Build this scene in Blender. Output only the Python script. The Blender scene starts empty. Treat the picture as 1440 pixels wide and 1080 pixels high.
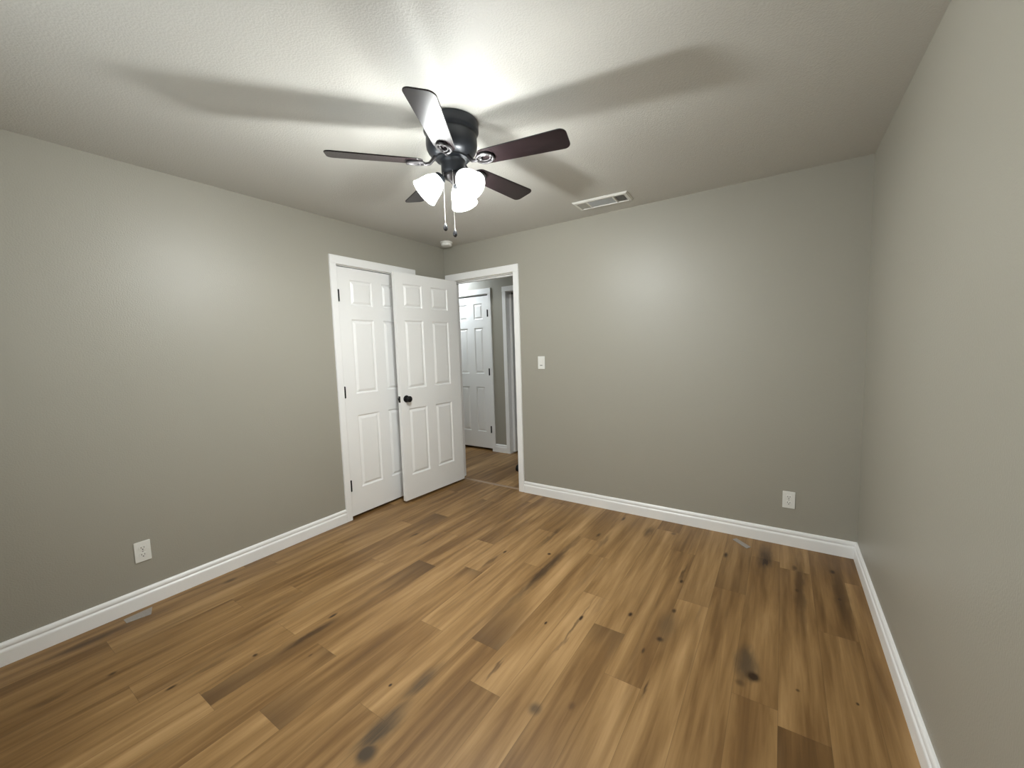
import bpy, bmesh, math, random
from mathutils import Vector, Matrix

S = bpy.context.scene
C = S.collection

# ------------------------------------------------------------------ camera
W, H = 3.34, 2.414            # room width, ceiling height
BACK = -3.36                  # wall behind the camera
F_PX = 567.5                  # focal length in pixels of the 1440 px wide frame
yaw, pitch, roll = math.radians(33.845), math.radians(-5.024), math.radians(-1.745)
fwd = Vector((-math.sin(yaw) * math.cos(pitch), math.cos(yaw) * math.cos(pitch), math.sin(pitch)))
right = Vector((math.cos(yaw), math.sin(yaw), 0))
up = right.cross(fwd)
r2 = right * math.cos(roll) + up * math.sin(roll)
u2 = -right * math.sin(roll) + up * math.cos(roll)
cam_data = bpy.data.cameras.new('camera')
cam_data.sensor_width = 36.0
cam_data.lens = 36.0 * F_PX / 1440.0
cam_data.clip_start = 0.02
cam = bpy.data.objects.new('camera', cam_data)
C.objects.link(cam)
cam.matrix_world = Matrix(((r2.x, u2.x, -fwd.x, 2.925), (r2.y, u2.y, -fwd.y, -3.1705),
                           (r2.z, u2.z, -fwd.z, 1.3686), (0, 0, 0, 1)))
S.camera = cam

# ------------------------------------------------------------------ world, exposure
world = bpy.data.worlds.new('world')
S.world = world
world.use_nodes = True
world.node_tree.nodes['Background'].inputs[0].default_value = (0.5, 0.55, 0.6, 1)
world.node_tree.nodes['Background'].inputs[1].default_value = 0.02
S.view_settings.view_transform = 'Standard'
S.view_settings.look = 'None'
S.view_settings.gamma = 1.0
S.view_settings.use_curve_mapping = False
S.view_settings.exposure = 0.46
SHADE_GLOW = 9.0             # the frosted glass of the lit fan lamps
BULB_GLOW = 1250.0             # the bulbs inside
HALL_GLOW = 50.0
FILL_GLOW = 2.2             # fill light from the added, unseen window behind the camera

MARKS = [
    (1.032, -2.198, 0.026, 0.183, 0.69, 0), (0.942, -2.402, 0.012, 0.013, 0.8, 0), (0.996, -2.048, 0.01, 0.029, 0.9, 0), (0.834, -2.678, 0.01, 0.024, 0.8, 0),
    (0.839, -2.557, 0.012, 0.128, 0.35, 0), (1.612, -2.182, 0.007, 0.01, 1, 0), (1.164, -2.266, 0.006, 0.014, 0.6, 0), (0.135, -2.187, 0.02, 0.045, 0.6, 0),
    (1.396, -1.039, 0.01, 0.024, 0.8, 0), (1.385, -1.165, 0.014, 0.138, 0.45, 0), (0.822, -1.181, 0.01, 0.144, 0.5, 0), (0.667, -1.177, 0.013, 0.066, 0.6, 0),
    (1.739, -1.07, 0.032, 0.522, 0.69, 0), (1.668, -0.913, 0.014, 0.015, 0.9, 0), (1.56, -0.679, 0.016, 0.255, 0.5, 0), (1.976, -1.518, 0.007, 0.014, 1, 0),
    (2.11, -1.393, 0.01, 0.029, 0.9, 0), (2.106, -1.467, 0.01, 0.268, 0.45, 0), (1.93, -1.876, 0.01, 0.101, 0.5, 0), (1.714, -2.106, 0.035, 0.128, 0.61, 1),
    (1.742, -2.334, 0.05, 0.134, 0.74, 1), (1.771, -2.416, 0.04, 0.044, 1, 1), (2.173, -1.961, 0.03, 0.033, 0.61, 1), (2.313, -1.238, 0.012, 0.022, 0.8, 0),
    (2.494, -1.096, 0.012, 0.022, 0.8, 0), (2.483, -1.341, 0.018, 0.02, 0.85, 0), (2.49, -1.237, 0.05, 0.15, 0.41, 1), (2.438, -1.452, 0.008, 0.023, 0.7, 0),
    (2.465, -0.692, 0.012, 0.15, 0.5, 0), (2.472, -0.802, 0.012, 0.024, 0.8, 0), (2.866, -0.31, 0.028, 0.081, 1, 0), (2.866, -0.253, 0.05, 0.191, 0.69, 0),
    (2.653, -0.35, 0.014, 0.043, 0.7, 0), (2.14, -0.265, 0.03, 0.112, 0.56, 0), (1.913, -0.133, 0.012, 0.047, 0.7, 0), (1.846, -0.495, 0.014, 0.041, 0.7, 0),
    (1.912, -0.575, 0.02, 0.177, 0.35, 0), (2.304, -0.205, 0.02, 0.027, 0.5, 0), (2.505, -1.658, 0.01, 0.062, 0.6, 0), (2.857, -1.362, 0.028, 0.032, 1, 0),
    (2.828, -1.289, 0.05, 0.136, 0.68, 1), (2.815, -1.424, 0.02, 0.022, 0.45, 0), (2.288, -1.877, 0.014, 0.023, 0.4, 0), (3.02, -0.314, 0.018, 0.04, 0.6, 0),
    (3.026, -0.574, 0.014, 0.03, 0.65, 0), (3.039, -0.53, 0.03, 0.468, 0.44, 0), (3.203, -0.255, 0.018, 0.035, 0.75, 0), (3.208, -0.556, 0.014, 0.024, 0.7, 0),
    (3.219, -0.505, 0.035, 0.441, 0.44, 0), (3.192, -1.305, 0.006, 0.009, 0.8, 0), (3.007, -1.348, 0.008, 0.009, 0.6, 0), (0.512, -2.792, 0.012, 0.018, 0.6, 0),
    (0.48, -2.967, 0.02, 0.089, 0.4, 0), (1.105, -0.61, 0.02, 0.206, 0.35, 0), (1.274, -0.729, 0.014, 0.282, 0.3, 0), (0.134, -2.789, 0.03, 0.175, 0.56, 0),
]

# ------------------------------------------------------------------ helpers
def material(name, color, rough=0.5, spec=0.5, metal=0.0, emit=None, strength=0.0):
    m = bpy.data.materials.new(name)
    m.use_nodes = True
    b = m.node_tree.nodes['Principled BSDF']
    b.inputs['Base Color'].default_value = (*color, 1)
    b.inputs['Roughness'].default_value = rough
    b.inputs['Specular IOR Level'].default_value = spec
    b.inputs['Metallic'].default_value = metal
    if emit:
        b.inputs['Emission Color'].default_value = (*emit, 1)
        b.inputs['Emission Strength'].default_value = strength
    return m


def bumped(m, scale, strength, dist, detail=3.0, second=None, vary=0.0):
    """surface texture (orange peel, knockdown, paint grain) by noise bump in object space"""
    nt = m.node_tree
    N, L = nt.nodes, nt.links
    b = N['Principled BSDF']
    tc = N.new('ShaderNodeTexCoord')
    n = N.new('ShaderNodeTexNoise')
    n.inputs['Scale'].default_value = scale
    n.inputs['Detail'].default_value = detail
    L.new(tc.outputs['Object'], n.inputs['Vector'])
    bp = N.new('ShaderNodeBump')
    bp.inputs['Strength'].default_value = strength
    bp.inputs['Distance'].default_value = dist
    src = n.outputs['Fac']
    if second:
        rr = N.new('ShaderNodeValToRGB')
        rr.color_ramp.elements[0].position = second[0]
        rr.color_ramp.elements[1].position = second[1]
        L.new(src, rr.inputs['Fac'])
        src = rr.outputs['Color']
    L.new(src, bp.inputs['Height'])
    L.new(bp.outputs['Normal'], b.inputs['Normal'])
    if vary:
        base = b.inputs['Base Color'].default_value[:]
        mx = N.new('ShaderNodeMixRGB')
        mx.inputs['Color1'].default_value = tuple(c * (1 - vary) for c in base[:3]) + (1,)
        mx.inputs['Color2'].default_value = tuple(min(1, c * (1 + vary)) for c in base[:3]) + (1,)
        L.new(n.outputs['Fac'], mx.inputs['Fac'])
        L.new(mx.outputs['Color'], b.inputs['Base Color'])
    return m


WALL = bumped(material('greige_wall_paint', (0.362, 0.346, 0.292), 0.42, 0.5), 150, 0.22, 0.004, 2.0)
CEIL = bumped(material('greige_ceiling_paint', (0.575, 0.565, 0.525), 0.52, 0.5), 130, 0.22, 0.004, 3.0, (0.40, 0.62))
TRIM = bumped(material('white_trim_paint', (0.91, 0.91, 0.90), 0.35, 0.5), 90, 0.04, 0.002)
DOOR = bumped(material('white_door_paint', (0.90, 0.90, 0.89), 0.38, 0.5), 220, 0.06, 0.001)
BLACK = bumped(material('black_hardware', (0.006, 0.006, 0.007), 0.5, 0.3), 300, 0.03, 0.001)
BRONZE = bumped(material('dark_bronze_metal', (0.022, 0.025, 0.031), 0.33, 0.6, 0.35), 200, 0.03, 0.001)
IRON = bumped(material('bracket_bronze', (0.06, 0.056, 0.058), 0.30, 0.6, 0.6), 200, 0.03, 0.001)
CHROME = bumped(material('chain_metal', (0.40, 0.39, 0.37), 0.4, 0.5, 0.6), 400, 0.02, 0.001)
FOB = bumped(material('fob_metal', (0.06, 0.06, 0.065), 0.18, 0.6, 0.6), 300, 0.02, 0.001)
PLASTIC = bumped(material('white_plastic', (0.80, 0.80, 0.76), 0.35, 0.5), 300, 0.02, 0.001)
SLOT = bumped(material('dark_slot', (0.03, 0.03, 0.03), 0.6, 0.3), 300, 0.02, 0.001)
VENT = bumped(material('white_register_enamel', (0.78, 0.78, 0.74), 0.4, 0.5), 200, 0.03, 0.001)
LOUVER = bumped(material('louver_enamel', (0.70, 0.70, 0.67), 0.45, 0.4), 200, 0.03, 0.001)
DUCT = bumped(material('duct_dark', (0.012, 0.012, 0.012), 0.8, 0.2), 100, 0.05, 0.001)
STRIP = bumped(material('pale_flat_strip', (0.30, 0.27, 0.24), 0.35, 0.5), 120, 0.05, 0.001, vary=0.2)
SILL = bumped(material('threshold_vinyl', (0.30, 0.20, 0.12), 0.4, 0.5), 120, 0.05, 0.001, vary=0.2)
RUBBER = bumped(material('black_rubber', (0.006, 0.006, 0.006), 0.7, 0.3), 150, 0.05, 0.001)
BULB = material('lit_bulb', (0.9, 0.9, 0.9), 0.4, 0.5, 0, (0.962, 0.99, 0.975), BULB_GLOW)
SHADE = bumped(material('lit_frosted_glass', (0.85, 0.86, 0.85), 0.3, 0.5, 0, (0.962, 0.99, 0.975), SHADE_GLOW), 200, 0.02, 0.001)
# half of the bulb's light passes the glass straight, the rest makes the glass glow
_nt = SHADE.node_tree
_mix = _nt.nodes.new('ShaderNodeMixShader')
_tr = _nt.nodes.new('ShaderNodeBsdfTransparent')
_mix.inputs[0].default_value = 0.65
_nt.links.new(_tr.outputs[0], _mix.inputs[2])
_nt.links.new(_nt.nodes['Principled BSDF'].outputs[0], _mix.inputs[1])
_nt.links.new(_mix.outputs[0], _nt.nodes['Material Output'].inputs['Surface'])
HALL = material('lit_hall_diffuser', (0.9, 0.9, 0.9), 0.4, 0.5, 0, (0.86, 0.94, 1.0), HALL_GLOW)


def wood_dark():
    m = material('espresso_blade_wood', (0.01, 0.01, 0.01), 0.27, 0.36)
    nt = m.node_tree
    N, L = nt.nodes, nt.links
    tc = N.new('ShaderNodeTexCoord')
    mp = N.new('ShaderNodeMapping')
    mp.inputs['Scale'].default_value = (6, 90, 30)
    L.new(tc.outputs['Object'], mp.inputs['Vector'])
    n = N.new('ShaderNodeTexNoise')
    n.inputs['Scale'].default_value = 1.0
    n.inputs['Detail'].default_value = 5
    L.new(mp.outputs[0], n.inputs['Vector'])
    cr = N.new('ShaderNodeValToRGB')
    cr.color_ramp.elements[0].color = (0.006, 0.004, 0.005, 1)
    cr.color_ramp.elements[1].color = (0.018, 0.011, 0.012, 1)
    cr.color_ramp.elements[0].position = 0.3
    cr.color_ramp.elements[1].position = 0.75
    L.new(n.outputs['Fac'], cr.inputs['Fac'])
    L.new(cr.outputs['Color'], N['Principled BSDF'].inputs['Base Color'])
    return m


BLADE = wood_dark()


def link(name, bm, mat, parent=None, smooth=False, bevel=0.0, kind=None):
    bmesh.ops.recalc_face_normals(bm, faces=bm.faces)
    me = bpy.data.meshes.new(name)
    bm.to_mesh(me)
    bm.free()
    me.materials.append(mat)
    if smooth:
        for p in me.polygons:
            p.use_smooth = True
        try:
            me.set_sharp_from_angle(angle=math.radians(40))
        except Exception:
            pass
    o = bpy.data.objects.new(name, me)
    C.objects.link(o)
    if parent:
        o.parent = parent
    if bevel:
        md = o.modifiers.new('bevel', 'BEVEL')
        md.width = bevel
        md.segments = 2
        md.limit_method = 'ANGLE'
    if kind:
        o['kind'] = kind
    return o


def tag(o, label, cat=None, group=None, kind=None):
    o['label'] = label
    if cat:
        o['category'] = cat
    if group:
        o['group'] = group
    if kind:
        o['kind'] = kind
    return o


def empty(name, loc, rotz=0.0):
    o = bpy.data.objects.new(name, None)
    o.empty_display_size = 0.05
    C.objects.link(o)
    o.location = loc
    o.rotation_euler = (0, 0, rotz)
    return o


def box(bm, x0, x1, y0, y1, z0, z1, M=None):
    vs = [bm.verts.new((x, y, z)) for x in (x0, x1) for y in (y0, y1) for z in (z0, z1)]
    for f in ((0, 1, 3, 2), (4, 6, 7, 5), (0, 4, 5, 1), (2, 3, 7, 6), (0, 2, 6, 4), (1, 5, 7, 3)):
        bm.faces.new([vs[i] for i in f])
    if M is not None:
        bmesh.ops.transform(bm, matrix=M, verts=vs)
    return vs


def lathe(bm, prof, n=40, M=None, cap=True):
    rings = []
    for r, z in prof:
        rings.append([bm.verts.new((r * math.cos(2 * math.pi * k / n), r * math.sin(2 * math.pi * k / n), z)) for k in range(n)])
    for a, b in zip(rings, rings[1:]):
        for k in range(n):
            bm.faces.new((a[k], a[(k + 1) % n], b[(k + 1) % n], b[k]))
    if cap:
        bm.faces.new(rings[0])
        bm.faces.new(rings[-1])
    vs = [v for r in rings for v in r]
    if M is not None:
        bmesh.ops.transform(bm, matrix=M, verts=vs)
    return vs


def tube(bm, pts, rad, n=10, closed=False, M=None):
    pts = [Vector(p) for p in pts]
    rings = []
    m = len(pts)
    ref = None
    for i, p in enumerate(pts):
        if closed:
            d = (pts[(i + 1) % m] - pts[i - 1]).normalized()
        else:
            d = (pts[min(i + 1, m - 1)] - pts[max(i - 1, 0)]).normalized()
        if ref is None:
            ref = Vector((0, 0, 1)) if abs(d.z) < 0.9 else Vector((1, 0, 0))
        a = d.cross(ref).normalized()
        b = a.cross(d).normalized()
        ref = b
        r = rad[i] if isinstance(rad, (list, tuple)) else rad
        rings.append([bm.verts.new(p + (a * math.cos(2 * math.pi * k / n) + b * math.sin(2 * math.pi * k / n)) * r) for k in range(n)])
    pairs = list(zip(rings, rings[1:])) + ([(rings[-1], rings[0])] if closed else [])
    for A, B in pairs:
        for k in range(n):
            bm.faces.new((A[k], A[(k + 1) % n], B[(k + 1) % n], B[k]))
    if not closed:
        bm.faces.new(rings[0])
        bm.faces.new(rings[-1])
    vs = [v for r in rings for v in r]
    if M is not None:
        bmesh.ops.transform(bm, matrix=M, verts=vs)
    return vs


def sweep(bm, prof, axis, a, b, mitre_a=0.0, mitre_b=0.0, place=None):
    """profile of (depth, height) pulled along one wall from a to b; mitre > 0 shortens with depth"""
    ra, rb = [], []
    for d, z in prof:
        ra.append(bm.verts.new(place(a + mitre_a * d, d, z)))
        rb.append(bm.verts.new(place(b - mitre_b * d, d, z)))
    n = len(prof)
    for i in range(n):
        bm.faces.new((ra[i], ra[(i + 1) % n], rb[(i + 1) % n], rb[i]))
    bm.faces.new(ra)
    bm.faces.new(rb)


# ------------------------------------------------------------------ floor
PLANK_W, PLANK_X, PLANK_L = 0.152, 0.055, 1.212
JOINT = {3: -0.804, 4: -0.35, 5: -1.02, 6: -1.414, 7: -0.994, 8: -1.32, 9: -0.62, 10: -1.09, 11: -1.795, 12: -1.99, 13: -1.18,
         14: -1.395, 15: -0.45, 16: -0.98, 17: -0.76, 18: -0.28, 19: -1.563, 20: -0.9}
TONE = {(19, -1): -0.30, (17, 1): -0.16, (12, -1): -0.10, (6, -1): -0.08, (8, -1): -0.05, (14, -1): -0.10, (14, 0): 0.08,
        (13, -1): 0.06, (17, 0): 0.02, (11, 0): 0.05, (12, 0): 0.10, (16, 0): 0.05, (20, 0): -0.12, (18, 0): 0.02, (19, 0): -0.03}


def build_floor(name, x0, x1, y0, y1, seed):
    rnd = random.Random(seed)
    me = bpy.data.meshes.new(name)
    verts, faces, uvs, tones, edges_uv = [], [], [], [], []
    k = math.floor((x0 - PLANK_X) / PLANK_W)
    while PLANK_X + k * PLANK_W < x1:
        a, b = PLANK_X + k * PLANK_W, PLANK_X + (k + 1) * PLANK_W
        xa, xb = max(a, x0), min(b, x1)
        j0 = JOINT.get(k, -rnd.random() * PLANK_L) if seed == 1 else -rnd.random() * PLANK_L
        j = math.floor((y0 - j0) / PLANK_L)
        while j0 + j * PLANK_L < y1:
            p, q = j0 + j * PLANK_L, j0 + (j + 1) * PLANK_L
            ya, yb = max(p, y0), min(q, y1)
            ou, ov = rnd.random() * 40, rnd.random() * 40
            t = TONE.get((k, j), rnd.uniform(-0.10, 0.10)) if seed == 1 else rnd.uniform(-0.12, 0.1)
            i = len(verts)
            verts += [(xa, ya, 0), (xb, ya, 0), (xb, yb, 0), (xa, yb, 0)]
            faces.append((i, i + 1, i + 2, i + 3))
            uvs += [(xa - a + ou, ya - p + ov), (xb - a + ou, ya - p + ov), (xb - a + ou, yb - p + ov), (xa - a + ou, yb - p + ov)]
            edges_uv += [((xa - a) / PLANK_W, (ya - p) / PLANK_L), ((xb - a) / PLANK_W, (ya - p) / PLANK_L),
                         ((xb - a) / PLANK_W, (yb - p) / PLANK_L), ((xa - a) / PLANK_W, (yb - p) / PLANK_L)]
            tones.append(t)
            j += 1
        k += 1
    # underside, so that the floor is a slab
    i = len(verts)
    verts += [(x0, y0, -0.05), (x1, y0, -0.05), (x1, y1, -0.05), (x0, y1, -0.05)]
    faces.append((i + 3, i + 2, i + 1, i))
    uvs += [(0, 0)] * 4
    edges_uv += [(0.5, 0.5)] * 4
    tones.append(0)
    me.from_pydata(verts, [], faces)
    ul = me.uv_layers.new(name='grain')
    ue = me.uv_layers.new(name='edge')
    for n_, (u, e) in enumerate(zip(uvs, edges_uv)):
        ul.data[n_].uv = u
        ue.data[n_].uv = e
    at = me.attributes.new('tone', 'FLOAT', 'FACE')
    at.data.foreach_set('value', tones)
    o = bpy.data.objects.new(name, me)
    C.objects.link(o)
    o['kind'] = 'structure'
    return o


CUTS = [(6, -1.414, -1.80, 0, 1, 0.75), (11, -1.795, -1.40, 0, 1, 0.80), (6, -2.626, -2.10, 0.10, 0.75, 0.75), (8, -2.532, -2.30, 0, 1, 0.6),
        (14, -1.395, -1.56, 0, 1, 0.55), (3, -0.804, -1.20, 0, 1, 0.55), (8, -1.320, -1.45, 0.1, 1, 0.55), (12, -1.990, -2.5, 0, 1, 0.22),
        (16, -0.98, -0.55, 0, 1, 0.25), (17, -0.76, -0.1, 0, 1, 0.30), (7, -2.206, -2.32, 0.3, 1, 0.4), (7, -0.994, -0.6, 0, 1, 0.3), (4, -0.35, -0.8, 0, 1, 0.35)]


def oak(marks, name):
    m = bpy.data.materials.new(name)
    m.use_nodes = True
    nt = m.node_tree
    N, L = nt.nodes, nt.links
    b = N['Principled BSDF']

    def node(t, **kw):
        n = N.new(t)
        for k, v in kw.items():
            setattr(n, k, v)
        return n

    def math_(op, a, c=None, clamp=False):
        n = node('ShaderNodeMath', operation=op, use_clamp=clamp)
        for i, v in enumerate((a, c)):
            if v is None:
                continue
            if isinstance(v, (int, float)):
                n.inputs[i].default_value = v
            else:
                L.new(v, n.inputs[i])
        return n.outputs[0]

    uv = node('ShaderNodeUVMap', uv_map='grain')
    ue = node('ShaderNodeUVMap', uv_map='edge')
    tone = node('ShaderNodeAttribute', attribute_name='tone')

    def grain(sx, sy, detail, rough, dist=0.0):
        mp = node('ShaderNodeMapping')
        mp.inputs['Scale'].default_value = (sx, sy, 1)
        L.new(uv.outputs[0], mp.inputs['Vector'])
        n = node('ShaderNodeTexNoise')
        n.inputs['Scale'].default_value = 1
        n.inputs['Detail'].default_value = detail
        n.inputs['Roughness'].default_value = rough
        n.inputs['Distortion'].default_value = dist
        L.new(mp.outputs[0], n.inputs['Vector'])
        return n.outputs['Fac']

    fine = grain(140, 5, 4, 0.6)
    mid = grain(26, 1.7, 4, 0.55, 0.4)
    wide = grain(9, 0.9, 2, 0.5, 0.6)
    dark = grain(16, 1.1, 3, 0.5, 0.8)
    # value = tone + weighted grain
    v = math_('MULTIPLY', math_('SUBTRACT', fine, 0.5), 0.20)
    v = math_('ADD', v, math_('MULTIPLY', math_('SUBTRACT', mid, 0.5), 0.95))
    v = math_('ADD', v, math_('MULTIPLY', math_('SUBTRACT', wide, 0.5), 0.95))
    v = math_('ADD', v, math_('MULTIPLY', tone.outputs['Fac'], 1.0))
    v = math_('ADD', v, 0.5)
    cr = node('ShaderNodeValToRGB')
    e = cr.color_ramp.elements
    e[0].position, e[0].color = 0.0, (0.110, 0.055, 0.017, 1)
    e[1].position, e[1].color = 1.0, (0.490, 0.305, 0.142, 1)
    for pos, col in ((0.30, (0.188, 0.099, 0.033, 1)), (0.55, (0.292, 0.167, 0.063, 1)), (0.78, (0.395, 0.238, 0.101, 1))):
        x = e.new(pos)
        x.color = col
    L.new(v, cr.inputs['Fac'])
    col = cr.outputs['Color']
    # darker mineral streaks of each plank
    st = node('ShaderNodeMapRange')
    st.inputs['From Min'].default_value = 0.60
    st.inputs['From Max'].default_value = 0.78
    st.inputs['To Max'].default_value = 0.45
    L.new(dark, st.inputs['Value'])
    mx = node('ShaderNodeMixRGB')
    mx.inputs['Color2'].default_value = (0.105, 0.062, 0.030, 1)
    L.new(st.outputs[0], mx.inputs['Fac'])
    L.new(col, mx.inputs['Color1'])
    col = mx.outputs['Color']
    # knots and stains, each where it lies on its plank
    if marks:
        geo = node('ShaderNodeTexCoord')
        dn = node('ShaderNodeTexNoise')
        dn.inputs['Scale'].default_value = 1
        dn.inputs['Detail'].default_value = 3
        dm = node('ShaderNodeMapping')
        dm.inputs['Scale'].default_value = (38, 8, 1)
        L.new(geo.outputs['Object'], dm.inputs['Vector'])
        L.new(dm.outputs[0], dn.inputs['Vector'])
        sb = node('ShaderNodeVectorMath', operation='SUBTRACT')
        sb.inputs[1].default_value = (0.5, 0.5, 0.5)
        L.new(dn.outputs['Color'], sb.inputs[0])
        sc = node('ShaderNodeVectorMath', operation='MULTIPLY')
        sc.inputs[1].default_value = (0.050, 0.13, 0)
        L.new(sb.outputs[0], sc.inputs[0])
        ad = node('ShaderNodeVectorMath', operation='ADD')
        L.new(geo.outputs['Object'], ad.inputs[0])
        L.new(sc.outputs[0], ad.inputs[1])
        groups = {0: None, 1: None}
        for (cx, cy, rx, ry, s, g) in marks:
            big = rx > 0.02
            src = ad.outputs[0] if ry > 0.05 else geo.outputs['Object']
            s1 = node('ShaderNodeVectorMath', operation='SUBTRACT')
            s1.inputs[1].default_value = (cx, cy, 0)
            L.new(src, s1.inputs[0])
            s2 = node('ShaderNodeVectorMath', operation='MULTIPLY')
            s2.inputs[1].default_value = (1 / (rx * 1.25), 1 / (ry * 1.25), 0)
            L.new(s1.outputs[0], s2.inputs[0])
            ln = node('ShaderNodeVectorMath', operation='LENGTH')
            L.new(s2.outputs[0], ln.inputs[0])
            mr = node('ShaderNodeMapRange', interpolation_type='SMOOTHSTEP')
            mr.inputs['From Min'].default_value = 1.0
            mr.inputs['From Max'].default_value = 0.15
            mr.inputs['To Min'].default_value = 0.0
            mr.inputs['To Max'].default_value = s
            L.new(ln.outputs['Value'], mr.inputs['Value'])
            groups[g] = mr.outputs[0] if groups[g] is None else math_('MAXIMUM', groups[g], mr.outputs[0])
        for g, c in ((1, (0.064, 0.043, 0.024, 1)), (0, (0.034, 0.015, 0.005, 1))):
            if groups[g] is None:
                continue
            f = math_('MULTIPLY', groups[g], math_('ADD', math_('ADD', math_('MULTIPLY', mid, 1.1), 0.2), math_('MULTIPLY', fine, 0.9)), True)
            mk = node('ShaderNodeMixRGB')
            mk.inputs['Color2'].default_value = c
            L.new(f, mk.inputs['Fac'])
            L.new(col, mk.inputs['Color1'])
            col = mk.outputs['Color']
    # planks that start or end in a dark, sharply cut stretch: (row, cut, fade-out, from, to across the row, strength)
        cuts = None
        gx = node('ShaderNodeSeparateXYZ')
        L.new(geo.outputs['Object'], gx.inputs[0])
        wx = node('ShaderNodeSeparateXYZ')
        L.new(ad.outputs[0], wx.inputs[0])
        for row, cut, fade, a, c, s in CUTS:
            xa = PLANK_X + (row + a) * PLANK_W
            xb = PLANK_X + (row + c) * PLANK_W
            fx = wx.outputs['X'] if (a, c) != (0, 1) else gx.outputs['X']
            ina = math_('LESS_THAN', math_('ABSOLUTE', math_('SUBTRACT', fx, (xa + xb) / 2)), (xb - xa) / 2)
            mr = node('ShaderNodeMapRange')
            mr.inputs['From Min'].default_value = cut
            mr.inputs['From Max'].default_value = fade
            mr.inputs['To Min'].default_value = s
            mr.inputs['To Max'].default_value = 0.0
            L.new(gx.outputs['Y'], mr.inputs['Value'])
            past = math_('GREATER_THAN' if fade > cut else 'LESS_THAN', gx.outputs['Y'], cut)
            f = math_('MULTIPLY', math_('MULTIPLY', ina, past), mr.outputs[0])
            cuts = f if cuts is None else math_('MAXIMUM', cuts, f)
        mk = node('ShaderNodeMixRGB')
        mk.inputs['Color2'].default_value = (0.058, 0.031, 0.014, 1)
        L.new(math_('MULTIPLY', math_('MULTIPLY', cuts, 0.82), math_('ADD', math_('MULTIPLY', mid, 1.1), 0.42), True), mk.inputs['Fac'])
        L.new(col, mk.inputs['Color1'])
        col = mk.outputs['Color']
    # hairline joints
    sx = node('ShaderNodeSeparateXYZ')
    L.new(ue.outputs[0], sx.inputs[0])
    ex = math_('MULTIPLY', math_('MINIMUM', sx.outputs['X'], math_('SUBTRACT', 1.0, sx.outputs['X'])), PLANK_W)
    ey = math_('MULTIPLY', math_('MINIMUM', sx.outputs['Y'], math_('SUBTRACT', 1.0, sx.outputs['Y'])), PLANK_L)
    ed = math_('LESS_THAN', math_('MINIMUM', ex, ey), 0.0009)
    mj = node('ShaderNodeMixRGB')
    mj.inputs['Color2'].default_value = (0.05, 0.028, 0.012, 1)
    L.new(math_('MULTIPLY', ed, 0.35), mj.inputs['Fac'])
    L.new(col, mj.inputs['Color1'])
    L.new(mj.outputs['Color'], b.inputs['Base Color'])
    b.inputs['Roughness'].default_value = 0.42
    b.inputs['Specular IOR Level'].default_value = 0.35
    bp = node('ShaderNodeBump')
    bp.inputs['Strength'].default_value = 0.12
    bp.inputs['Distance'].default_value = 0.0015
    L.new(fine, bp.inputs['Height'])
    L.new(bp.outputs['Normal'], b.inputs['Normal'])
    return m


# the floor runs under the whole place; the doorway's cover strip parts the two fields of planks
FAR_T = 0.115                 # thickness of the far wall
HALL_Y = 1.11                 # the hallway's far wall
fl = build_floor('floor', -0.75, W + 0.12, BACK - 0.12, 0.035, 1)
fl.data.materials.append(oak(MARKS, 'oak_vinyl_planks'))
tag(fl, 'brown oak plank floor of the bedroom with dark knots', 'floor')
fh = build_floor('floor_hallway', -2.3, 1.8, 0.035, 2.5, 7)
fh.data.materials.append(oak([], 'oak_vinyl_planks_hall'))
tag(fh, 'brown plank floor of the hallway beyond the doorway', 'floor')


# ------------------------------------------------------------------ walls, ceiling
def wall(name, boxes, mat=WALL, label=None):
    bm = bmesh.new()
    for b in boxes:
        box(bm, *b)
    o = link(name, bm, mat, kind='structure')
    if label:
        tag(o, label, 'wall')
    return o


EX0, EX1, EZ = 0.078, 0.8475, 2.064        # entry opening in the far wall
CY0, CY1, CZ = -1.2445, -0.4745, 2.066     # closet opening in the left wall
wall('wall_left', [(-0.115, 0, BACK, CY0, 0, H), (-0.115, 0, CY1, 0, 0, H), (-0.115, 0, CY0, CY1, CZ, H)],
     label='greige wall on the left holding the closet')
wall('wall_far', [(-2.3, EX0, 0, FAR_T, 0, H), (EX1, W + 0.12, 0, FAR_T, 0, H), (EX0, EX1, 0, FAR_T, EZ, H)],
     label='greige wall across from the camera with the open doorway')
wall('wall_right', [(W, W + 0.12, BACK, 0, 0, H)], label='bare greige wall on the right')
WX0, WX1, WZ0, WZ1 = 0.95, 2.35, 0.95, 2.08   # opening for the added fill window behind the camera
wall('wall_back', [(-0.115, WX0, BACK - 0.12, BACK, 0, H), (WX1, W + 0.12, BACK - 0.12, BACK, 0, H),
                   (WX0, WX1, BACK - 0.12, BACK, 0, WZ0), (WX0, WX1, BACK - 0.12, BACK, WZ1, H)], label='greige wall behind the camera')
wall('wall_closet', [(-0.75, -0.70, -1.75, 0, 0, H), (-0.70, -0.115, -1.75, -1.70, 0, H)], label='dark inner walls of the closet')
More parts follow.
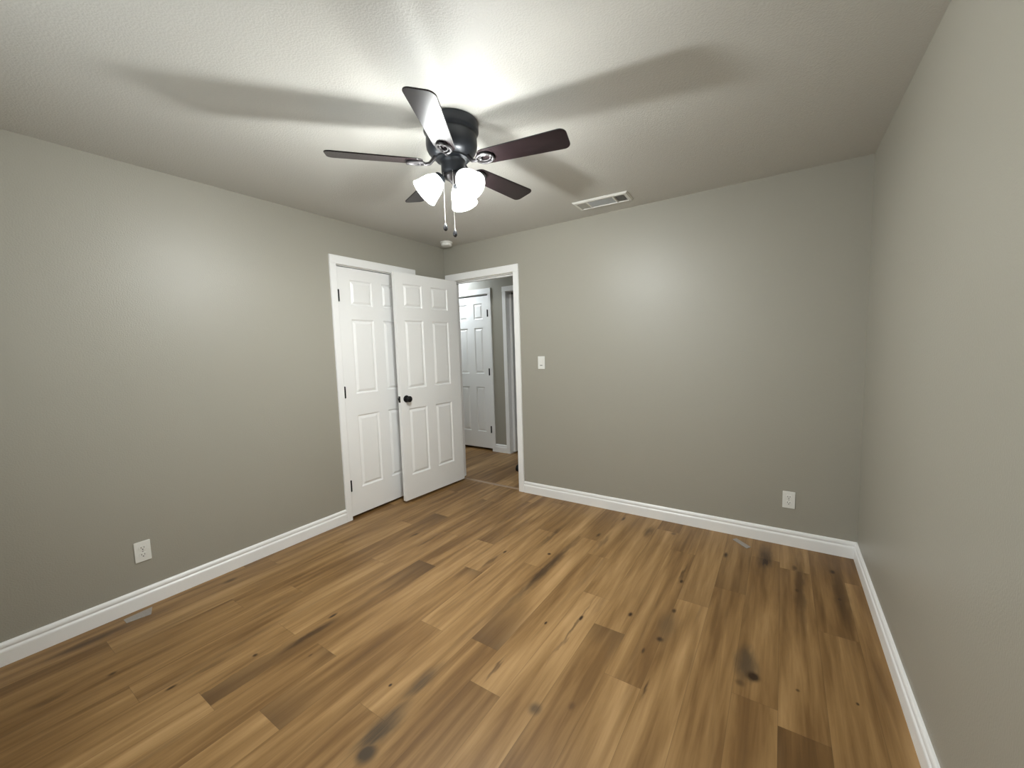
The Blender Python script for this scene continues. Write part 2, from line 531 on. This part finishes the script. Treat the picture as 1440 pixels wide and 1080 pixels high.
# hallway: far wall with a closed door and an open doorway, end walls, the unlit room beyond
HD0, HD1, HZ = -0.897, -0.283, 2.085       # hall door opening
HO0, HO1 = 0.006, 0.75                      # open doorway of the hall
HT = 0.115
wall('wall_hall_far', [(-2.3, HD0, HALL_Y, HALL_Y + HT, 0, H), (HD0, HD1, HALL_Y, HALL_Y + HT, HZ, H),
                       (HD1, HO0, HALL_Y, HALL_Y + HT, 0, H), (HO0, HO1, HALL_Y, HALL_Y + HT, 2.09, H),
                       (HO1, 1.8, HALL_Y, HALL_Y + HT, 0, H)], label='greige far wall of the hallway with two doors')
wall('wall_hall_left', [(-2.3, -2.2, FAR_T, HALL_Y, 0, H)], label='end wall of the hallway on the left')
wall('wall_hall_right', [(1.7, 1.8, FAR_T, HALL_Y, 0, H)], label='end wall of the hallway on the right')
wall('wall_room_beyond', [(-1.2, 1.8, 2.4, 2.5, 0, H), (-1.2, -1.1, HALL_Y + HT, 2.4, 0, H), (1.7, 1.8, HALL_Y + HT, 2.4, 0, H)],
     label='walls of the unlit room beyond the hallway')
bm = bmesh.new()
box(bm, -2.3, W + 0.12, BACK - 0.12, 2.5, H, H + 0.1)
tag(link('ceiling', bm, CEIL, kind='structure'), 'textured greige ceiling', 'ceiling')

# added fill window behind the camera: frame, sill, glowing pane to lift the room
FILL = material('fill_light_pane', (0.8, 0.8, 0.8), 0.4, 0.5, 0, (0.86, 0.95, 1.0), FILL_GLOW)
wn = empty('fill_window', ((WX0 + WX1) / 2, BACK, WZ0))
tag(wn, 'added white framed window behind the camera, its glowing pane a fill light for the room', 'window', kind='structure')
hw, hh = (WX1 - WX0) / 2, WZ1 - WZ0
bm = bmesh.new()
for a in ((-hw, -hw + 0.05, 0, hh), (hw - 0.05, hw, 0, hh), (-hw + 0.05, hw - 0.05, 0, 0.05), (-hw + 0.05, hw - 0.05, hh - 0.05, hh), (-0.025, 0.025, 0.05, hh - 0.05)):
    box(bm, a[0], a[1], -0.10, -0.05, a[2], a[3])
link('frame', bm, TRIM, wn, bevel=0.003)
for a, b in ((-hw + 0.05, -0.025), (0.025, hw - 0.05)):
    bm = bmesh.new()
    box(bm, a, b, -0.083, -0.077, 0.05, hh - 0.05)
    link('pane', bm, FILL, wn)
bm = bmesh.new()
box(bm, -hw - 0.03, hw + 0.03, -0.05, 0.03, -0.02, 0.0)
link('sill', bm, TRIM, wn, bevel=0.003)

# ------------------------------------------------------------------ baseboards
BASE = [(0, 0), (0.016, 0), (0.016, 0.064), (0.0145, 0.070), (0.010, 0.0755), (0.0085, 0.078), (0.0085, 0.081),
        (0.0125, 0.0835), (0.0125, 0.091), (0.0105, 0.098), (0.006, 0.1045), (0, 0.106)]


def baseboard(name, a, b, place, ma, mb, label):
    bm = bmesh.new()
    sweep(bm, BASE, None, a, b, ma, mb, place)
    tag(link(name, bm, TRIM, kind='structure'), label, 'baseboard')


baseboard('baseboard_left', BACK, -1.296, lambda t, d, z: (d, t, z), 1, 0, 'white baseboard along the left wall')
baseboard('baseboard_far', 0.909, W, lambda t, d, z: (t, -d, z), 0, 1, 'white baseboard along the far wall')
baseboard('baseboard_right', BACK, 0, lambda t, d, z: (W - d, t, z), 1, 1, 'white baseboard along the right wall')
baseboard('baseboard_back', 0, W, lambda t, d, z: (t, BACK + d, z), 1, 1, 'white baseboard along the wall behind the camera')
baseboard('baseboard_hall', -0.234, -0.052, lambda t, d, z: (t, HALL_Y - d, z), 0, 0, 'short white baseboard between the hallway doors')


# ------------------------------------------------------------------ casings and jambs
CASE_W, CASE_T = 0.058, 0.015


def casing_profile_strip(bm, a0, a1, b0, b1, place, t=CASE_T):
    """flat casing with an eased outer and inner edge, a..b in wall coordinates (along, up)"""
    e = 0.004
    lo = [(a0, b0, 0), (a1, b0, 0), (a1, b1, 0), (a0, b1, 0)]
    mid = [(a0, b0, t - e), (a1, b0, t - e), (a1, b1, t - e), (a0, b1, t - e)]
    top = [(a0 + e, b0, t), (a1 - e, b0, t), (a1 - e, b1, t), (a0 + e, b1, t)]
    R = [[bm.verts.new(place(*p)) for p in q] for q in (lo, mid, top)]
    for A, B in zip(R, R[1:]):
        for i in range(4):
            bm.faces.new((A[i], A[(i + 1) % 4], B[(i + 1) % 4], B[i]))
    bm.faces.new(R[0])
    bm.faces.new(R[-1])


def casing(bm, o0, o1, ztop, place, wl=CASE_W, wr=CASE_W, wh=0.066, left=True, right=True):
    if left:
        casing_profile_strip(bm, o0, o0 + wl, 0, ztop - wh, place)
    if right:
        casing_profile_strip(bm, o1 - wr, o1, 0, ztop - wh, place)
    e = 0.004
    t = CASE_T
    vs = []
    for (z0, z1, d) in ((ztop - wh, ztop, 0), (ztop - wh, ztop, t - e), (ztop - wh + e, ztop - e, t)):
        vs.append([bm.verts.new(place(a, z, d)) for a, z in ((o0, z0), (o1, z0), (o1, z1), (o0, z1))])
    for A, B in zip(vs, vs[1:]):
        for i in range(4):
            bm.faces.new((A[i], A[(i + 1) % 4], B[(i + 1) % 4], B[i]))
    bm.faces.new(vs[0])
    bm.faces.new(vs[-1])


# closet frame on the left wall
bm = bmesh.new()
casing(bm, -1.296, -0.4175, 2.138, lambda a, z, d: (d, a, z), 0.0545, 0.0545, 0.067)
for (a, b) in ((CY0 - 0.0005, CY0 + 0.0035), (CY1 - 0.0035, CY1 + 0.0005)):
    box(bm, -0.115, 0.0, a, b, 0, CZ)
box(bm, -0.115, 0.0, CY0, CY1, CZ - 0.0035, CZ)
for (a, b) in ((CY0 + 0.003, CY0 + 0.014), (CY1 - 0.014, CY1 - 0.003)):
    box(bm, -0.075, -0.045, a, b, 0, CZ - 0.003)
tag(link('trim_1', bm, TRIM, kind='structure'), 'white casing round the closet door', 'door frame')
# entry frame on the far wall
bm = bmesh.new()
casing(bm, 0.018, 0.909, 2.137, lambda a, z, d: (a, -d, z), 0.058, 0.0575, 0.068)
casing(bm, 0.018, 0.909, 2.137, lambda a, z, d: (a, FAR_T + d, z), 0.058, 0.0575, 0.068)
box(bm, EX0 - 0.0005, EX0 + 0.004, 0, FAR_T, 0, EZ)
box(bm, EX1 - 0.004, EX1 + 0.0005, 0, FAR_T, 0, EZ)
box(bm, EX0, EX1, 0, FAR_T, EZ - 0.004, EZ)
box(bm, EX0 + 0.003, EX0 + 0.014, 0.045, 0.08, 0, EZ - 0.003)
box(bm, EX1 - 0.014, EX1 - 0.003, 0.045, 0.08, 0, EZ - 0.003)
box(bm, EX0, EX1, 0.045, 0.08, EZ - 0.015, EZ - 0.003)
tag(link('trim_2', bm, TRIM, kind='structure'), 'white casing round the open bedroom doorway', 'door frame')
# hall door frame
bm = bmesh.new()
casing(bm, HD0 - 0.052, HD1 + 0.050, 2.160, lambda a, z, d: (a, HALL_Y - d, z), 0.052, 0.050, 0.072)
box(bm, HD0 - 0.0005, HD0 + 0.003, HALL_Y, HALL_Y + HT, 0, HZ)
box(bm, HD1 - 0.003, HD1 + 0.0005, HALL_Y, HALL_Y + HT, 0, HZ)
box(bm, HD0, HD1, HALL_Y, HALL_Y + HT, HZ - 0.003, HZ)
tag(link('trim_3', bm, TRIM, kind='structure'), 'white casing round the closed hallway door', 'door frame')
# open doorway of the hall
bm = bmesh.new()
casing(bm, -0.052, 0.808, 2.152, lambda a, z, d: (a, HALL_Y - d, z), 0.056, 0.056, 0.064)
box(bm, HO0 - 0.0005, HO0 + 0.004, HALL_Y, HALL_Y + HT, 0, 2.09)
box(bm, HO1 - 0.004, HO1 + 0.0005, HALL_Y, HALL_Y + HT, 0, 2.09)
box(bm, HO0, HO1, HALL_Y, HALL_Y + HT, 2.086, 2.09)
tag(link('trim_4', bm, TRIM, kind='structure'), 'white casing round the dark doorway of the hallway', 'door frame')
# cover strip on the floor of the doorway
bm = bmesh.new()
sweep(bm, [(-0.02, 0), (-0.018, 0.003), (-0.008, 0.0055), (0.008, 0.0055), (0.018, 0.003), (0.02, 0)], None, EX0 + 0.005, EX1 - 0.005, 0, 0,
      lambda t, d, z: (t, 0.035 + d, z))
tag(link('trim_5', bm, SILL, kind='structure'), 'thin brown cover strip on the floor of the doorway', 'threshold')


# ------------------------------------------------------------------ doors
ROWS = [(0.222, 0.832), (1.012, 1.622), (1.735, 1.940)]       # panel heights above the slab's foot


def door_slab(w, h, t, cols):
    """six-panel slab: x along the width, z up, faces at y=0 and y=t, moulded on both"""
    bm = bmesh.new()
    xs = sorted({0, w, *[c for p in cols for c in p]})
    zs = sorted({0, h, *[r for p in ROWS for r in p]})
    for side in (0, 1):
        y0 = t if side else 0.0
        sg = -1 if side else 1

        def P(x, z, d):
            return bm.verts.new((x, y0 + sg * d, z))
        for i in range(len(xs) - 1):
            for j in range(len(zs) - 1):
                a, b, c, d = xs[i], xs[i + 1], zs[j], zs[j + 1]
                if (a, b) in cols and (c, d) in ROWS:
                    loops = []
                    for inset, dep in ((0, 0), (0.0025, 0.006), (0.009, 0.0112), (0.014, 0.0118), (0.031, 0.0028), (0.0325, 0.0016)):
                        loops.append([P(a + inset, c + inset, dep), P(b - inset, c + inset, dep), P(b - inset, d - inset, dep), P(a + inset, d - inset, dep)])
                    for A, B in zip(loops, loops[1:]):
                        for k in range(4):
                            bm.faces.new((A[k], A[(k + 1) % 4], B[(k + 1) % 4], B[k]))
                    bm.faces.new(loops[-1])
                else:
                    bm.faces.new((P(a, c, 0), P(b, c, 0), P(b, d, 0), P(a, d, 0)))
    for i in range(len(xs) - 1):
        for z in (0, h):
            bm.faces.new([bm.verts.new(p) for p in ((xs[i], 0, z), (xs[i + 1], 0, z), (xs[i + 1], t, z), (xs[i], t, z))])
    for j in range(len(zs) - 1):
        for x in (0, w):
            bm.faces.new([bm.verts.new(p) for p in ((x, 0, zs[j]), (x, 0, zs[j + 1]), (x, t, zs[j + 1]), (x, t, zs[j]))])
    bmesh.ops.remove_doubles(bm, verts=bm.verts, dist=1e-5)
    return bm


def knob_mesh():
    """door knob on its rose, axis along -y from the face at y = 0"""
    bm = bmesh.new()
    M = Matrix.Rotation(math.pi / 2, 4, 'X')
    lathe(bm, [(0.0315, 0.0), (0.0315, 0.004), (0.028, 0.008), (0.014, 0.010), (0.0115, 0.014), (0.0115, 0.026), (0.016, 0.030),
               (0.024, 0.036), (0.0275, 0.044), (0.0265, 0.051), (0.021, 0.056), (0.010, 0.0585), (0.001, 0.059)], 32, M)
    return bm


def hinge_mesh():
    """knuckle with finial tips, plus the two leaf edges"""
    bm = bmesh.new()
    lathe(bm, [(0.0015, -0.049), (0.004, -0.047), (0.0045, -0.0445), (0.0065, -0.0443), (0.0065, 0.0443), (0.0045, 0.0445), (0.004, 0.047), (0.0015, 0.049)], 14)
    box(bm, -0.009, 0.009, 0.002, 0.005, -0.0443, 0.0443)
    box(bm, -0.0015, 0.0015, 0.004, 0.0150, -0.0443, 0.0443)
    return bm


def six_panel(name, loc, rotz, w, h, cols, t=0.035):
    root = empty(name, loc, rotz)
    slab = link('panel', door_slab(w, h, t, cols), DOOR, root)
    return root, slab


def add_child(name, bm, mat, root, loc, rot=(0, 0, 0), smooth=True):
    o = link(name, bm, mat, root, smooth=smooth)
    o.location = loc
    o.rotation_euler = rot
    return o


COLS30 = [(0.138, 0.352), (0.460, 0.674)]
DW = 0.762
# closet door: hinged on its left, closed (local x runs towards the far wall, local -y into the room)
d1, _ = six_panel('door_1', (-0.002, -1.2405, 0.022), math.radians(90), DW, 2.034, [(0.116, 0.332), (0.430, 0.646)])
tag(d1, 'closed white six-panel closet door in the left wall, behind the open door', 'door', kind='structure')
for z in (0.262, 1.035, 1.805):
    add_child('hinge', hinge_mesh(), BLACK, d1, (0.003, -0.0145, z))
add_child('knob', knob_mesh(), BLACK, d1, (DW - 0.058, 0, 0.915))
# entry door: swung open until it covers half of the closet
ANG = math.radians(-93.1)
d2, _ = six_panel('door_2', (0.143, -0.020, 0.024), ANG, 0.760, 2.034, COLS30)
tag(d2, 'open white six-panel bedroom door with a black knob', 'door', kind='structure')
# local +y of this door looks away from the closet: knob on both faces
add_child('knob', knob_mesh(), BLACK, d2, (0.700, 0.035, 0.925), (0, 0, math.pi))
add_child('knob', knob_mesh(), BLACK, d2, (0.700, 0.0, 0.925))
bm = bmesh.new()
box(bm, 0.7595, 0.7615, 0.005, 0.030, 0.897, 0.953)
box(bm, 0.7595, 0.7705, 0.011, 0.024, 0.913, 0.937)
link('latch_plate', bm, BLACK, d2, bevel=0.001)
for z in (0.262, 1.035, 1.805):
    add_child('hinge', hinge_mesh(), BLACK, d2, (-0.010, 0.000, z), (0, 0, 0))
# hall door: closed, hinged on its right
d3, _ = six_panel('door_3', (HD1 - 0.0035, HALL_Y + 0.037, 0.034), math.radians(180), 0.606, 2.034, [(0.100, 0.246), (0.360, 0.506)])
tag(d3, 'closed white six-panel door across the hallway with black hinges', 'door', kind='structure')
for z in (0.262, 1.035, 1.805):
    add_child('hinge', hinge_mesh(), BLACK, d3, (0.005, 0.0535, z), (0, 0, math.pi))
add_child('knob', knob_mesh(), BLACK, d3, (0.606 - 0.058, 0.035, 0.925), (0, 0, math.pi))
# door standing open inside the unlit room
d4, _ = six_panel('door_4', (0.050, HALL_Y + 0.048, 0.02), math.radians(90), 0.70, 2.034, [(0.125, 0.315), (0.405, 0.590)])
tag(d4, 'white door standing open in the dark doorway of the hallway, seen edge on', 'door', kind='structure')


# ------------------------------------------------------------------ ceiling fan
FX, FY = 1.624, -1.673
fan = empty('ceiling_fan', (FX, FY, H))
tag(fan, 'dark bronze five-blade ceiling fan with three lit lamps on the ceiling', 'ceiling fan')
bm = bmesh.new()
lathe(bm, [(0.121, 0.0), (0.126, -0.003), (0.127, -0.010), (0.127, -0.040), (0.124, -0.047), (0.118, -0.051), (0.116, -0.056)], 56)
link('mounting_canopy', bm, BRONZE, fan, smooth=True)
bm = bmesh.new()
lathe(bm, [(0.112, -0.050), (0.1165, -0.056), (0.118, -0.075), (0.1185, -0.098), (0.116, -0.116), (0.109, -0.131), (0.098, -0.144), (0.086, -0.152), (0.078, -0.156),
           (0.076, -0.164), (0.060, -0.168)], 56)
link('motor_housing', bm, BRONZE, fan, smooth=True)
bm = bmesh.new()
lathe(bm, [(0.058, -0.164), (0.060, -0.170), (0.056, -0.176), (0.053, -0.186), (0.053, -0.216), (0.050, -0.224), (0.040, -0.228)], 44)
link('switch_housing', bm, BRONZE, fan, smooth=True)
bm = bmesh.new()
lathe(bm, [(0.036, -0.226), (0.041, -0.230), (0.041, -0.240), (0.034, -0.248), (0.022, -0.254), (0.012, -0.262), (0.007, -0.270), (0.002, -0.273)], 36)
link('light_fitter', bm, IRON, fan, smooth=True)

ZB = -0.178                    # blade height below the ceiling
PITCH = math.radians(-12)
PHASE = math.radians(-60.1)
RT = 0.552


def blade_mesh():
    bm = bmesh.new()
    pts = []
    r0, r1, w0, w1, cr, cq = 0.135, RT, 0.048, 0.0605, 0.030, 0.036

    def arc(cx, cy, r, a0, a1, n=7):
        for i in range(n + 1):
            a = math.radians(a0 + (a1 - a0) * i / n)
            pts.append((cx + r * math.cos(a), cy + r * math.sin(a)))
    arc(r1 - cr, -w1 + cr, cr, -90, 0)
    arc(r1 - cr, w1 - cr, cr, 0, 90)
    arc(r0 + cq, w0 - cq, cq, 90, 180)
    arc(r0 + cq, -w0 + cq, cq, 180, 270)
    t = 0.0028
    rings = []
    for z, s in ((-t, -0.0012), (-t + 0.0012, 0), (t - 0.0012, 0), (t, -0.0012)):
        ring = []
        n = len(pts)
        for i, (x, y) in enumerate(pts):
            x0, y0 = pts[i - 1]
            x1, y1 = pts[(i + 1) % n]
            d = Vector((x1 - x0, y1 - y0))
            nn = Vector((d.y, -d.x)).normalized() * s
            ring.append(bm.verts.new((x + nn.x, y + nn.y, z)))
        rings.append(ring)
    for A, B in zip(rings, rings[1:]):
        for i in range(len(A)):
            bm.faces.new((A[i], A[(i + 1) % len(A)], B[(i + 1) % len(A)], B[i]))
    bm.faces.new(rings[0])
    bm.faces.new(rings[-1])
    return bm


def bracket_mesh():
    bm = bmesh.new()
    # curved arm from the motor to the blade
    tube(bm, [(0.066, 0, 0.026), (0.080, 0, 0.021), (0.092, 0, 0.007), (0.104, 0, -0.006), (0.120, 0, -0.010), (0.134, 0, -0.0095)],
         [0.010, 0.0095, 0.009, 0.0085, 0.008, 0.007], 12)
    # open oval loop that carries the blade, with a fine inner lip
    for rx, ry, z, rr in ((0.040, 0.030, -0.0085, 0.0062), (0.026, 0.017, -0.0065, 0.0030)):
        tube(bm, [(0.168 + rx * math.cos(a), ry * math.sin(a), z) for a in [2 * math.pi * k / 28 for k in range(28)]], rr, 8, True)
    for (x, y) in ((0.204, 0.012), (0.204, -0.012), (0.150, 0.0)):
        lathe(bm, [(0.0068, -0.003), (0.0068, -0.0135), (0.004, -0.0158), (0.001, -0.016)], 12, Matrix.Translation((x, y, 0)))
    return bm


blade0, iron0 = blade_mesh(), bracket_mesh()
b_first = i_first = None
for k in range(5):
    a = PHASE + k * 2 * math.pi / 5
    if k == 0:
        bo = link('blade', blade0, BLADE, fan)
        io = link('blade_bracket', iron0, IRON, fan, smooth=True)
        b_first, i_first = bo, io
    else:
        bo, io = b_first.copy(), i_first.copy()
        C.objects.link(bo)
        C.objects.link(io)
        bo.parent = io.parent = fan
    R = Matrix.Rotation(a, 4, 'Z') @ Matrix.Rotation(PITCH, 4, 'X')
    for o in (bo, io):
        o.matrix_local = Matrix.Translation((0, 0, ZB)) @ R

# three lamps: arm, cup, glowing bell shade with its bulb
LAMP_ANGLES = (228, -12, 108)
TILT = math.radians(46)        # how far each shade leans out from straight down
NECK_R, NECK_Z = 0.060, -0.246


def shade_mesh():
    bm = bmesh.new()
    outer = [(0.0255, 0.0), (0.0285, 0.006), (0.035, 0.016), (0.0435, 0.030), (0.050, 0.046), (0.0545, 0.064), (0.058, 0.082), (0.0625, 0.098), (0.066, 0.106)]
    inner = [(r - 0.003, t) for r, t in reversed(outer)]
    lathe(bm, outer + inner, 44, None, False)
    bm.verts.ensure_lookup_table()
    n = 44
    first = [bm.verts[k] for k in range(n)]
    last = [bm.verts[len(bm.verts) - n + k] for k in range(n)]
    for k in range(n):
        bm.faces.new((first[k], last[k], last[(k + 1) % n], first[(k + 1) % n]))
    return bm


def bulb_mesh():
    bm = bmesh.new()
    lathe(bm, [(0.0280, 0.076), (0.0276, 0.082), (0.0250, 0.090), (0.018, 0.0985), (0.008, 0.103), (0.001, 0.104)], 28)
    return bm


def bulb_base_mesh():
    bm = bmesh.new()
    lathe(bm, [(0.012, -0.004), (0.013, 0.010), (0.019, 0.034), (0.0268, 0.060), (0.0288, 0.076), (0.026, 0.0763)], 28)
    return bm


first_lamp = None
for k, deg in enumerate(LAMP_ANGLES):
    a = math.radians(deg)
    if k == 0:
        bm = bmesh.new()
        tube(bm, [(0.034, 0, -0.236), (0.043, 0, -0.234), (0.052, 0, -0.238), (NECK_R + 0.001, 0, NECK_Z + 0.002)], 0.0085, 12)
        arm = link('lamp_arm', bm, BRONZE, fan, smooth=True)
        bm = bmesh.new()
        lathe(bm, [(0.012, -0.014), (0.022, -0.010), (0.029, -0.003), (0.0305, 0.010), (0.0285, 0.010)], 32)
        cup = link('lamp_cup', bm, BRONZE, fan, smooth=True)
        sh = link('lamp_shade', shade_mesh(), SHADE, fan, smooth=True)
        bu = link('bulb', bulb_mesh(), BULB, sh, smooth=True)
        ba = link('bulb_base', bulb_base_mesh(), PLASTIC, sh, smooth=True)
        first_lamp = (arm, cup, sh, bu, ba)
    else:
        arm, cup, sh, bu, ba = [o.copy() for o in first_lamp]
        for o in (arm, cup, sh, bu, ba):
            C.objects.link(o)
        arm.parent = cup.parent = sh.parent = fan
        bu.parent = ba.parent = sh
    Rz = Matrix.Rotation(a, 4, 'Z')
    arm.matrix_local = Rz
    # lathe axis +z turned to point out and down
    T = Rz @ Matrix.Translation((NECK_R, 0, NECK_Z)) @ Matrix.Rotation(math.pi - TILT, 4, 'Y')
    cup.matrix_local = T
    sh.matrix_local = T

# pull chains
for (x, y, z0, z1) in ((-0.020, -0.044, -0.222, -0.455), (0.030, -0.036, -0.222, -0.490)):
    bm = bmesh.new()
    n = int((z0 - z1) / 0.0042)
    for i in range(n):
        z = z0 - i * 0.0042
        lathe(bm, [(0.0004, 0.0018), (0.0011, 0.0008), (0.0011, -0.0008), (0.0004, -0.0018)], 6, Matrix.Translation((x, y, z)))
    tube(bm, [(x, y, z0), (x, y, z1)], 0.0007, 5)
    ch = link('pull_chain', bm, CHROME, fan)
    bm = bmesh.new()
    lathe(bm, [(0.002, 0.004), (0.0035, 0.0), (0.008, -0.008), (0.0105, -0.018), (0.0095, -0.027), (0.005, -0.033), (0.001, -0.0345)], 20, Matrix.Translation((x, y, z1)))
    link('chain_fob', bm, FOB, ch, smooth=True)

# ------------------------------------------------------------------ ceiling register
reg = empty('air_vent', (1.816, -0.268, H))
reg.rotation_euler = (0, 0, math.radians(3.0))
tag(reg, 'white rectangular air vent on the ceiling above the far wall', 'air vent')
LX, LY = 0.200, 0.092          # half size
bm = bmesh.new()
rings = []
for (ax, ay, z) in ((LX, LY, 0), (LX, LY, -0.003), (LX - 0.010, LY - 0.010, -0.011), (LX - 0.028, LY - 0.026, -0.012), (LX - 0.030, LY - 0.028, -0.003)):
    rings.append([bm.verts.new(p) for p in ((-ax, -ay, z), (ax, -ay, z), (ax, ay, z), (-ax, ay, z))])
for A, B in zip(rings, rings[1:]):
    for i in range(4):
        bm.faces.new((A[i], A[(i + 1) % 4], B[(i + 1) % 4], B[i]))
link('frame', bm, VENT, reg)
bm = bmesh.new()
box(bm, -LX + 0.029, LX - 0.029, -LY + 0.027, LY - 0.027, -0.0028, -0.0012)
link('duct_opening', bm, DUCT, reg)
for x in (-0.098, 0.092):
    bm = bmesh.new()
    box(bm, x - 0.006, x + 0.006, -LY + 0.027, LY - 0.027, -0.0118, -0.003)
    link('divider', bm, VENT, reg, bevel=0.001)


def bank(x0, x1, along, n, tilt):
    bm = bmesh.new()
    y0, y1 = -LY + 0.028, LY - 0.028
    for i in range(n):
        f = (i + 0.5) / n
        if along == 'x':
            M = Matrix.Translation(((x0 + x1) / 2, y0 + f * (y1 - y0), -0.0070)) @ Matrix.Rotation(tilt, 4, 'X')
            box(bm, -(x1 - x0) / 2, (x1 - x0) / 2, -0.0050, 0.0050, -0.0004, 0.0004, M)
        else:
            M = Matrix.Translation((x0 + f * (x1 - x0), 0, -0.0070)) @ Matrix.Rotation(tilt, 4, 'Y')
            box(bm, -0.0050, 0.0050, y0, y1, -0.0004, 0.0004, M)
    return link('louver_bank', bm, LOUVER, reg)


bank(-0.170, -0.105, 'y', 7, math.radians(-42))
bank(-0.091, 0.085, 'x', 11, math.radians(42))
bank(0.099, 0.170, 'y', 7, math.radians(40))

# ------------------------------------------------------------------ smoke detector
sd = empty('smoke_detector', (0.195, -0.165, H))
tag(sd, 'small round white smoke detector on the ceiling in the far left corner', 'smoke detector')
bm = bmesh.new()
lathe(bm, [(0.056, 0.0), (0.058, -0.002), (0.058, -0.011), (0.054, -0.014)], 40)
link('base', bm, PLASTIC, sd, smooth=True)
bm = bmesh.new()
lathe(bm, [(0.050, -0.013), (0.052, -0.016), (0.051, -0.030), (0.047, -0.037), (0.036, -0.040), (0.020, -0.041), (0.018, -0.039), (0.002, -0.039)], 40)
link('cover', bm, PLASTIC, sd, smooth=True)

# ------------------------------------------------------------------ switch and outlets
sw = empty('light_switch', (1.127, -0.0005, 1.234))
tag(sw, 'white light switch plate on the far wall right of the doorway', 'light switch')
bm = bmesh.new()
box(bm, -0.035, 0.035, -0.0055, 0.0, -0.0575, 0.0575)
link('plate', bm, PLASTIC, sw, bevel=0.0025)
bm = bmesh.new()
box(bm, -0.0165, 0.0165, -0.0085, -0.005, -0.033, 0.033)
link('rocker', bm, PLASTIC, sw, bevel=0.0012)
bm = bmesh.new()
box(bm, -0.012, 0.012, -0.0090, -0.0080, -0.027, -0.0215)
link('slot', bm, SLOT, sw)


def outlet(loc, rotz, label):
    o = empty('wall_outlet', loc, rotz)
    tag(o, label, 'outlet')
    bm = bmesh.new()
    box(bm, -0.035, 0.035, -0.0055, 0.0, -0.057, 0.057)
    link('plate', bm, PLASTIC, o, bevel=0.0025)
    for zc in (0.0195, -0.0195):
        bm = bmesh.new()
        pts = []
        for i in range(28):
            a = 2 * math.pi * i / 28
            pts.append((0.0172 * math.cos(a), max(-0.0135, min(0.0135, 0.0172 * math.sin(a)))))
        top = [bm.verts.new((x, -0.0078, z + zc)) for x, z in pts]
        bot = [bm.verts.new((x, -0.0050, z + zc)) for x, z in pts]
        for i in range(28):
            bm.faces.new((top[i], top[(i + 1) % 28], bot[(i + 1) % 28], bot[i]))
        bm.faces.new(top)
        bm.faces.new(bot)
        rc = link('receptacle', bm, PLASTIC, o)
        bm = bmesh.new()
        box(bm, -0.0075, -0.0052, -0.0081, -0.0070, zc - 0.0010, zc + 0.0080)
        box(bm, 0.0052, 0.0075, -0.0081, -0.0070, zc - 0.0002, zc + 0.0072)
        lathe(bm, [(0.0028, 0.0070), (0.0028, 0.0081)], 14, Matrix.Translation((0, 0, zc - 0.0070)) @ Matrix.Rotation(math.pi / 2, 4, 'X'))
        link('slots', bm, SLOT, rc)
    bm = bmesh.new()
    lathe(bm, [(0.0032, 0.0050), (0.0032, 0.0062), (0.001, 0.0068)], 14, Matrix.Rotation(math.pi / 2, 4, 'X'))
    link('screw', bm, CHROME, o)
    return o


outlet((0.0005, -2.538, 0.312), math.radians(90), 'white wall outlet low on the left wall')
outlet((2.985, -0.0005, 0.312), 0, 'white wall outlet low on the far wall near the right corner')


# ------------------------------------------------------------------ small things on the floor
def strip(name, corners, label):  # thin flat pale shape laid on the planks
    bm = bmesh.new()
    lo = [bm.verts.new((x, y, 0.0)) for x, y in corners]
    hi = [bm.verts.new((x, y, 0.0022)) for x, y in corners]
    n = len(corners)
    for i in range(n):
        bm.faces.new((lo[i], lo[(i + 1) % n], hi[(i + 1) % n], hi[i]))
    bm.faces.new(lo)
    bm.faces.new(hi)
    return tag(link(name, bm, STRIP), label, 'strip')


strip('pale_strip', [(0.060, -2.655), (0.112, -2.655), (0.128, -2.560), (0.050, -2.535)],
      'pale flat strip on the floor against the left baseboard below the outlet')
strip('pale_strip', [(2.668, -0.096), (2.690, -0.066), (2.782, -0.158), (2.760, -0.192)],
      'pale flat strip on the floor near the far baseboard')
bm = bmesh.new()
lathe(bm, [(0.050, 0.0), (0.053, 0.006), (0.053, 0.030), (0.047, 0.050), (0.034, 0.064), (0.016, 0.070), (0.001, 0.071)], 32, Matrix.Translation((0.505, 0.555, 0)))
tag(link('door_stop', bm, RUBBER, smooth=True), 'small rounded black object on the hallway floor past the right door jamb', 'door stop')

# ------------------------------------------------------------------ hallway lamp (out of the frame, lights the hall door)
hl = empty('hallway_lamp', (-0.95, 0.78, H))
tag(hl, 'round flush ceiling lamp of the hallway, lit', 'ceiling lamp')
bm = bmesh.new()
lathe(bm, [(0.150, 0.0), (0.155, -0.004), (0.155, -0.022), (0.148, -0.026)], 40)
link('base', bm, VENT, hl, smooth=True)
bm = bmesh.new()
lathe(bm, [(0.145, -0.024), (0.140, -0.045), (0.115, -0.065), (0.070, -0.078), (0.020, -0.082), (0.002, -0.082)], 40)
link('diffuser', bm, HALL, hl, smooth=True)
